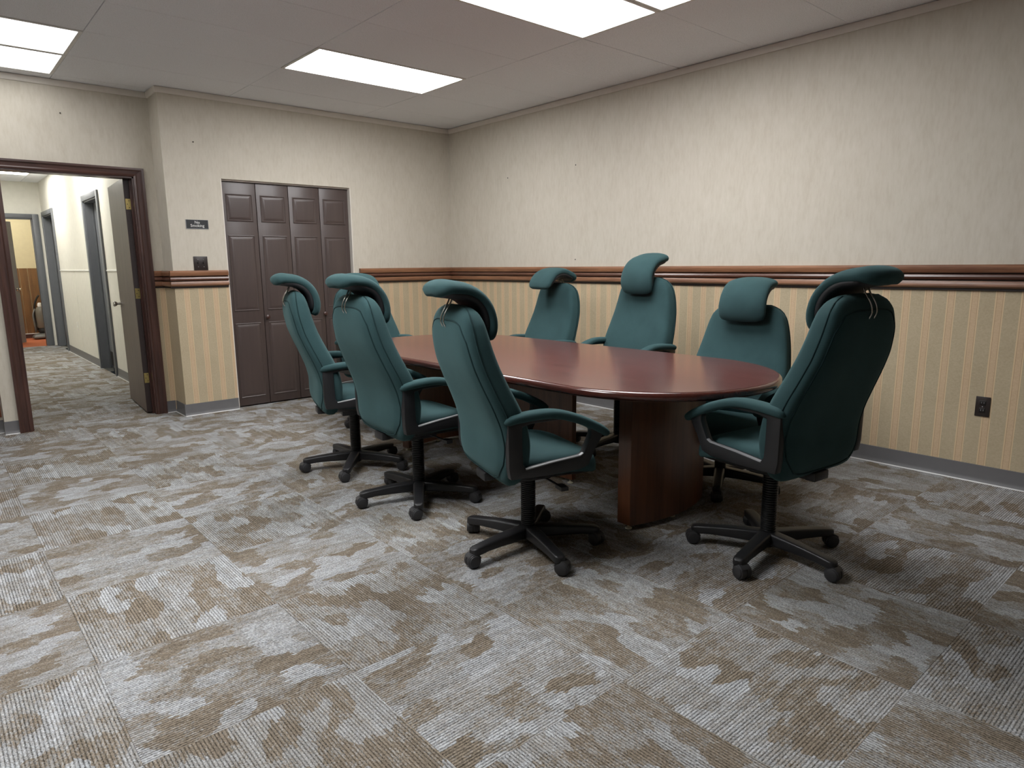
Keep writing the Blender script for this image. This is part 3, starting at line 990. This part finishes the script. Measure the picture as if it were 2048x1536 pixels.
    for z, sc in ((.428, .90), (.434, .965), (.445, .995), (.470, 1.0), (.490, .99), (.505, .96), (.515, .90), (.522, .78), (.526, .6), (.528, .4), (.529, .15)):
        ring = []
        for a in np.linspace(0, 2 * PI, 56, endpoint=False):
            x = .022 + .235 * sc * spow(math.cos(a), 2 / 4.2)
            y = .257 * sc * spow(math.sin(a), 2 / 4.2)
            t = min(max((x - .07) / .19, 0), 1)
            ring.append((x, y, z - .045 * t * t - .012 * max(0, 1 - (abs(x - .02) / .2) ** 2) * (1 - (y / .29) ** 2) * (z > .5)))
        rs.append(ring)
    V, F = rings(rs)
    D['seat'] = mesh('seat', V, F, M['teal'], True)
    # under shell
    rs = []
    for z, sc in ((.400, .62), (.408, .80), (.425, .93), (.438, .985)):
        ring = []
        for a in np.linspace(0, 2 * PI, 40, endpoint=False):
            x = .018 + .23 * sc * spow(math.cos(a), 2 / 4.5); y = .255 * sc * spow(math.sin(a), 2 / 4.5)
            t = min(max((x - .07) / .19, 0), 1)
            ring.append((x, y, z - .035 * t * t))
        rs.append(ring)
    V, F = rings(rs)
    D['seat_shell'] = mesh('seat_shell', V, F, M['black'], True, 50)
    # arm frame (closed loop); built for the left (+y) side, mirrored for the right
    outer = [(-.226, .680), (-.225, .57), (-.224, .50), (-.216, .452), (-.05, .450), (.10, .456), (.140, .470), (.170, .535), (.200, .580), (.208, .604), (.160, .648), (.04, .694), (-.12, .698)]
    inner = [(-.164, .664), (-.163, .57), (-.160, .51), (-.147, .488), (-.03, .502), (.100, .514), (.114, .522), (.134, .562), (.150, .598), (.152, .618), (.130, .638), (.03, .678), (-.12, .674)]
    for s, nm in ((1, 'l'), (-1, 'r')):
        ya, yb = .262, .299
        V, F = [], []
        n = len(outer)
        for (x, z) in outer: V.append((x, s * ya, z))
        for (x, z) in inner: V.append((x, s * ya, z))
        for (x, z) in outer: V.append((x, s * yb, z))
        for (x, z) in inner: V.append((x, s * yb, z))
        for i in range(n):
            j = (i + 1) % n
            F += [(i, j, n + j, n + i), (2 * n + i, 2 * n + j, 3 * n + j, 3 * n + i), (i, j, 2 * n + j, 2 * n + i), (n + i, n + j, 3 * n + j, 3 * n + i)]
        me = mesh('arm_frame', V, F, M['black'])
        bevel(me, .005, 2, 50)
        D['arm_frame_' + nm] = me
        pp = smooth_path([(-.236, .682), (-.212, .692), (-.155, .7005), (-.02, .7025), (.08, .675), (.165, .637), (.217, .606), (.240, .588)], 30)
        tg2 = np.gradient(pp, axis=0); tg2 /= np.linalg.norm(tg2, axis=1)[:, None]
        rs = []
        for i, (p, t_) in enumerate(zip(pp, tg2)):
            q = i / (len(pp) - 1)
            e = (1 - abs(2 * q - 1) ** 9) ** .5
            hw, ht = .033 * (.35 + .65 * e), .0195 * (.3 + .7 * e)
            nx, nz = -t_[1], t_[0]
            rs.append([(p[0] + nx * ht * spow(math.sin(a), .72), s * .281 + hw * spow(math.cos(a), .72), p[1] + nz * ht * spow(math.sin(a), .72)) for a in np.linspace(0, 2 * PI, 22, endpoint=False)])
        V, F = rings(rs)
        D['arm_pad_' + nm] = mesh('arm_pad', V, F, M['teal'], True)
        # grey strip on the lower inner edge, the plastic's highlight put into its colour
        ln = [(-.150, .4885), (-.142, .4885), (-.03, .5025), (.098, .5145), (.113, .5230)]
        r_ = [[(x, s * .285, z - .001), (x, s * .3000, z - .001), (x, s * .3000, z + .0035), (x, s * .285, z + .0035)] for x, z in ln]
        V, F = rings(r_)
        D['trim_strip_' + nm] = mesh('trim_strip', V, F, M['trimgrey'])
    # mechanism, back bracket, lever
    V, F = merge(boxdata(-.085, .085, -.065, .065, .352, .404), boxdata(-.20, -.05, -.035, .035, .372, .396), boxdata(-.232, -.185, -.05, .05, .376, .415))
    me = mesh('tilt_mechanism', V, F, M['black']); bevel(me, .006, 2); D['tilt_mechanism'] = me
    V, F = tube(smooth_path([(.02, -.06, .385), (.03, -.16, .378), (.035, -.235, .376)], 10), .005, 8)
    V2, F2 = boxdata(.018, .052, -.285, -.230, .368, .384)
    V, F = merge((V, F), (V2, F2))
    D['height_lever'] = mesh('height_lever', V, F, M['black'], True, 40)
    V, F = tube([(.085, 0, .378), (.12, 0, .372), (.15, 0, .37)], .016, 12)
    D['tension_knob'] = mesh('tension_knob', V, F, M['black'], True, 40)
    # ribbed sleeve, unit heights
    prof = [(0, .098), (.036, .098), (.036, .104)]
    nr_ = 24
    for k in range(nr_):
        z = .106 + k * (.345 - .106) / nr_
        h = (.345 - .106) / nr_
        prof += [(.0295, z), (.0335, z + .3 * h), (.0335, z + .7 * h), (.0295, z + h)]
    prof += [(.034, .346), (.034, .362), (0, .362)]
    V, F = lathe(prof, 24)
    D['column_sleeve'] = mesh('column_sleeve', V, F, M['sleeve'], True, 35)
    # base
    V, F = lathe([(0, .038), (.030, .038), (.036, .05), (.046, .06), (.048, .098), (.042, .107), (.0, .109)], 28)
    D['base_hub'] = mesh('base_hub', V, F, M['black'], True, 35)
    rs = []
    for r_, hw, zb, zt in ((.0, .028, .054, .108), (.04, .031, .052, .108), (.10, .030, .054, .106), (.18, .0275, .056, .101), (.25, .0255, .056, .095), (.29, .0252, .052, .091), (.312, .0245, .050, .088), (.324, .021, .052, .085), (.331, .013, .058, .079)):
        zc_, hz = (zb + zt) / 2, (zt - zb) / 2
        rs.append([(r_, hw * spow(math.cos(a), .42), zc_ + hz * spow(math.sin(a), .42)) for a in np.linspace(0, 2 * PI, 28, endpoint=False)])
    V, F = rings(rs)
    D['base_leg'] = mesh('base_leg', V, F, M['black'], True, 45)
    # caster, swivel axis at its origin, wheel axis along y, trailing in +x
    w1 = lathe([(0, -.028), (.018, -.0285), (.0225, -.0265), (.0235, -.0225), (.0265, -.0215), (.0285, -.018), (.0285, -.004), (.026, -.003), (.026, .003), (.0285, .004), (.0285, .018), (.0265, .0215), (.0235, .0225), (.0225, .0265), (.018, .0285), (0, .028)], 24, 'y', (.016, 0, .0287))
    w2 = lathe([(0, .04), (.013, .04), (.014, .048), (.014, .062), (0, .062)], 14)
    ang = np.linspace(R(35), R(165), 14)
    hood = rings([[(.016 + .0305 * math.cos(a), -.019, .0287 + .0305 * math.sin(a)), (.016 + .0305 * math.cos(a), .019, .0287 + .0305 * math.sin(a)),
                   (.016 + .0275 * math.cos(a), .019, .0287 + .0275 * math.sin(a)), (.016 + .0275 * math.cos(a), -.019, .0287 + .0275 * math.sin(a))] for a in ang])
    V, F = merge(w1, w2, hood)
    V = [(x * 1.1, y * 1.1, z * 1.1) for x, y, z in V]
    D['caster'] = mesh('caster', V, F, M['rubber'], True, 35)
    return D
CM = build_chair_meshes()

def chair(x, y, yaw, base_deg, dz, label, head=(0, 0, 0), swivel=0, tip=0.0):
    t = empty('office_chair', (x, y, 0), yaw)
    tag(t, label, 'chair', 'teal office chairs around the table')
    up = (0, 0, dz)
    bk = obj('backrest', CM['backrest'], t, up)
    def about(p, a, q):      # q turned by a about the seat pivot p (side view x, z)
        dx, dz_ = q[0] - p[0], q[1] - p[1]
        return p[0] + math.cos(a) * dx + math.sin(a) * dz_, p[1] - math.sin(a) * dx + math.cos(a) * dz_
    PV = (-.10, .43)
    bx_, bz_ = about(PV, tip, (0, 0))
    bk.rotation_euler = (0, tip, 0)
    bk.location = (bx_, 0, bz_ + dz)
    obj('rear_panel', CM['rear_panel'], bk)
    obj('panel_piping', CM['panel_piping'], bk)
    obj('side_seam', CM['side_seam'], bk)
    hd = obj('headrest', CM['headrest'], t)
    # tilt about the rod top (local x -.328, z 1.195), raise by head[0]
    a = head[1]
    px_, pz_ = -.34, 1.19
    hd.rotation_euler = (0, a, head[2])
    ca, sa = math.cos(a), math.sin(a)
    hd.location = (px_ - (ca * px_ + sa * pz_), 0, pz_ - (-sa * px_ + ca * pz_) + dz + head[0])
    hx_, hz_ = about(PV, tip, (hd.location.x, hd.location.z - dz))
    hd.location = (hx_, 0, hz_ + dz)
    hd.rotation_euler = (0, a + tip, head[2])
    obj('headrest_shell', CM['headrest_shell'], hd)
    for yy in (-.017, .017):
        obj('support_rod', CM['support_rod'], bk, (0, yy, head[0]))
    st = obj('seat', CM['seat'], t, up)
    obj('seat_shell', CM['seat_shell'], t, up)
    for s in ('l', 'r'):
        fr = obj('arm_frame', CM['arm_frame_' + s], t, up)
        obj('arm_pad', CM['arm_pad_' + s], fr)
        obj('trim_strip', CM['trim_strip_' + s], fr)
    me_ = obj('tilt_mechanism', CM['tilt_mechanism'], t, up)
    obj('height_lever', CM['height_lever'], me_)
    obj('tension_knob', CM['tension_knob'], me_)
    sl = obj('column_sleeve', CM['column_sleeve'], t)
    k = (.262 + dz) / .262
    sl.scale = (1, 1, k); sl.location = (0, 0, .1 * (1 - k))
    obj('base_hub', CM['base_hub'], t)
    for i in range(5):
        leg = obj('base_leg', CM['base_leg'], t, (0, 0, 0), R(base_deg + 72 * i) - yaw)
        obj('caster', CM['caster'], leg, (.305, 0, 0), R(swivel + random.uniform(-70, 70)))
    return t

chair(2.010, 3.837, -.294, 15, .001, 'teal office chair on the near side of the table, closest to the closet doors')
chair(1.969, 3.045, -.087, 20, .002, 'teal office chair on the near side of the table, middle of that row of three')
chair(1.978, 2.159, -.299, 36, -.018, 'teal office chair on the near side, whole right armrest showing, beside the near table base')
chair(2.717, 1.390, 1.453, 43.8, .022, 'teal office chair at the near rounded table end with its dark shaded back turned')
chair(3.61, 3.91, R(172), 10, -.017, 'teal office chair along the striped wall with headrest tipped forward, farthest from the outlet', (.01, -.6, 0), 0, .06)
chair(3.59, 2.98, R(175), 40, .03, 'teal office chair along the striped wall with the tallest headrest, between two others', (.05, .05, 0), 0, .10)
chair(3.41, 2.06, R(189), 65, -.10, 'teal office chair along the striped wall with the lowest back, nearest the outlet', (.05, 0, 0))
chair(2.80, 4.80, R(-88), 30, -.02, 'teal office chair at the far table end before the closet, mostly hidden')
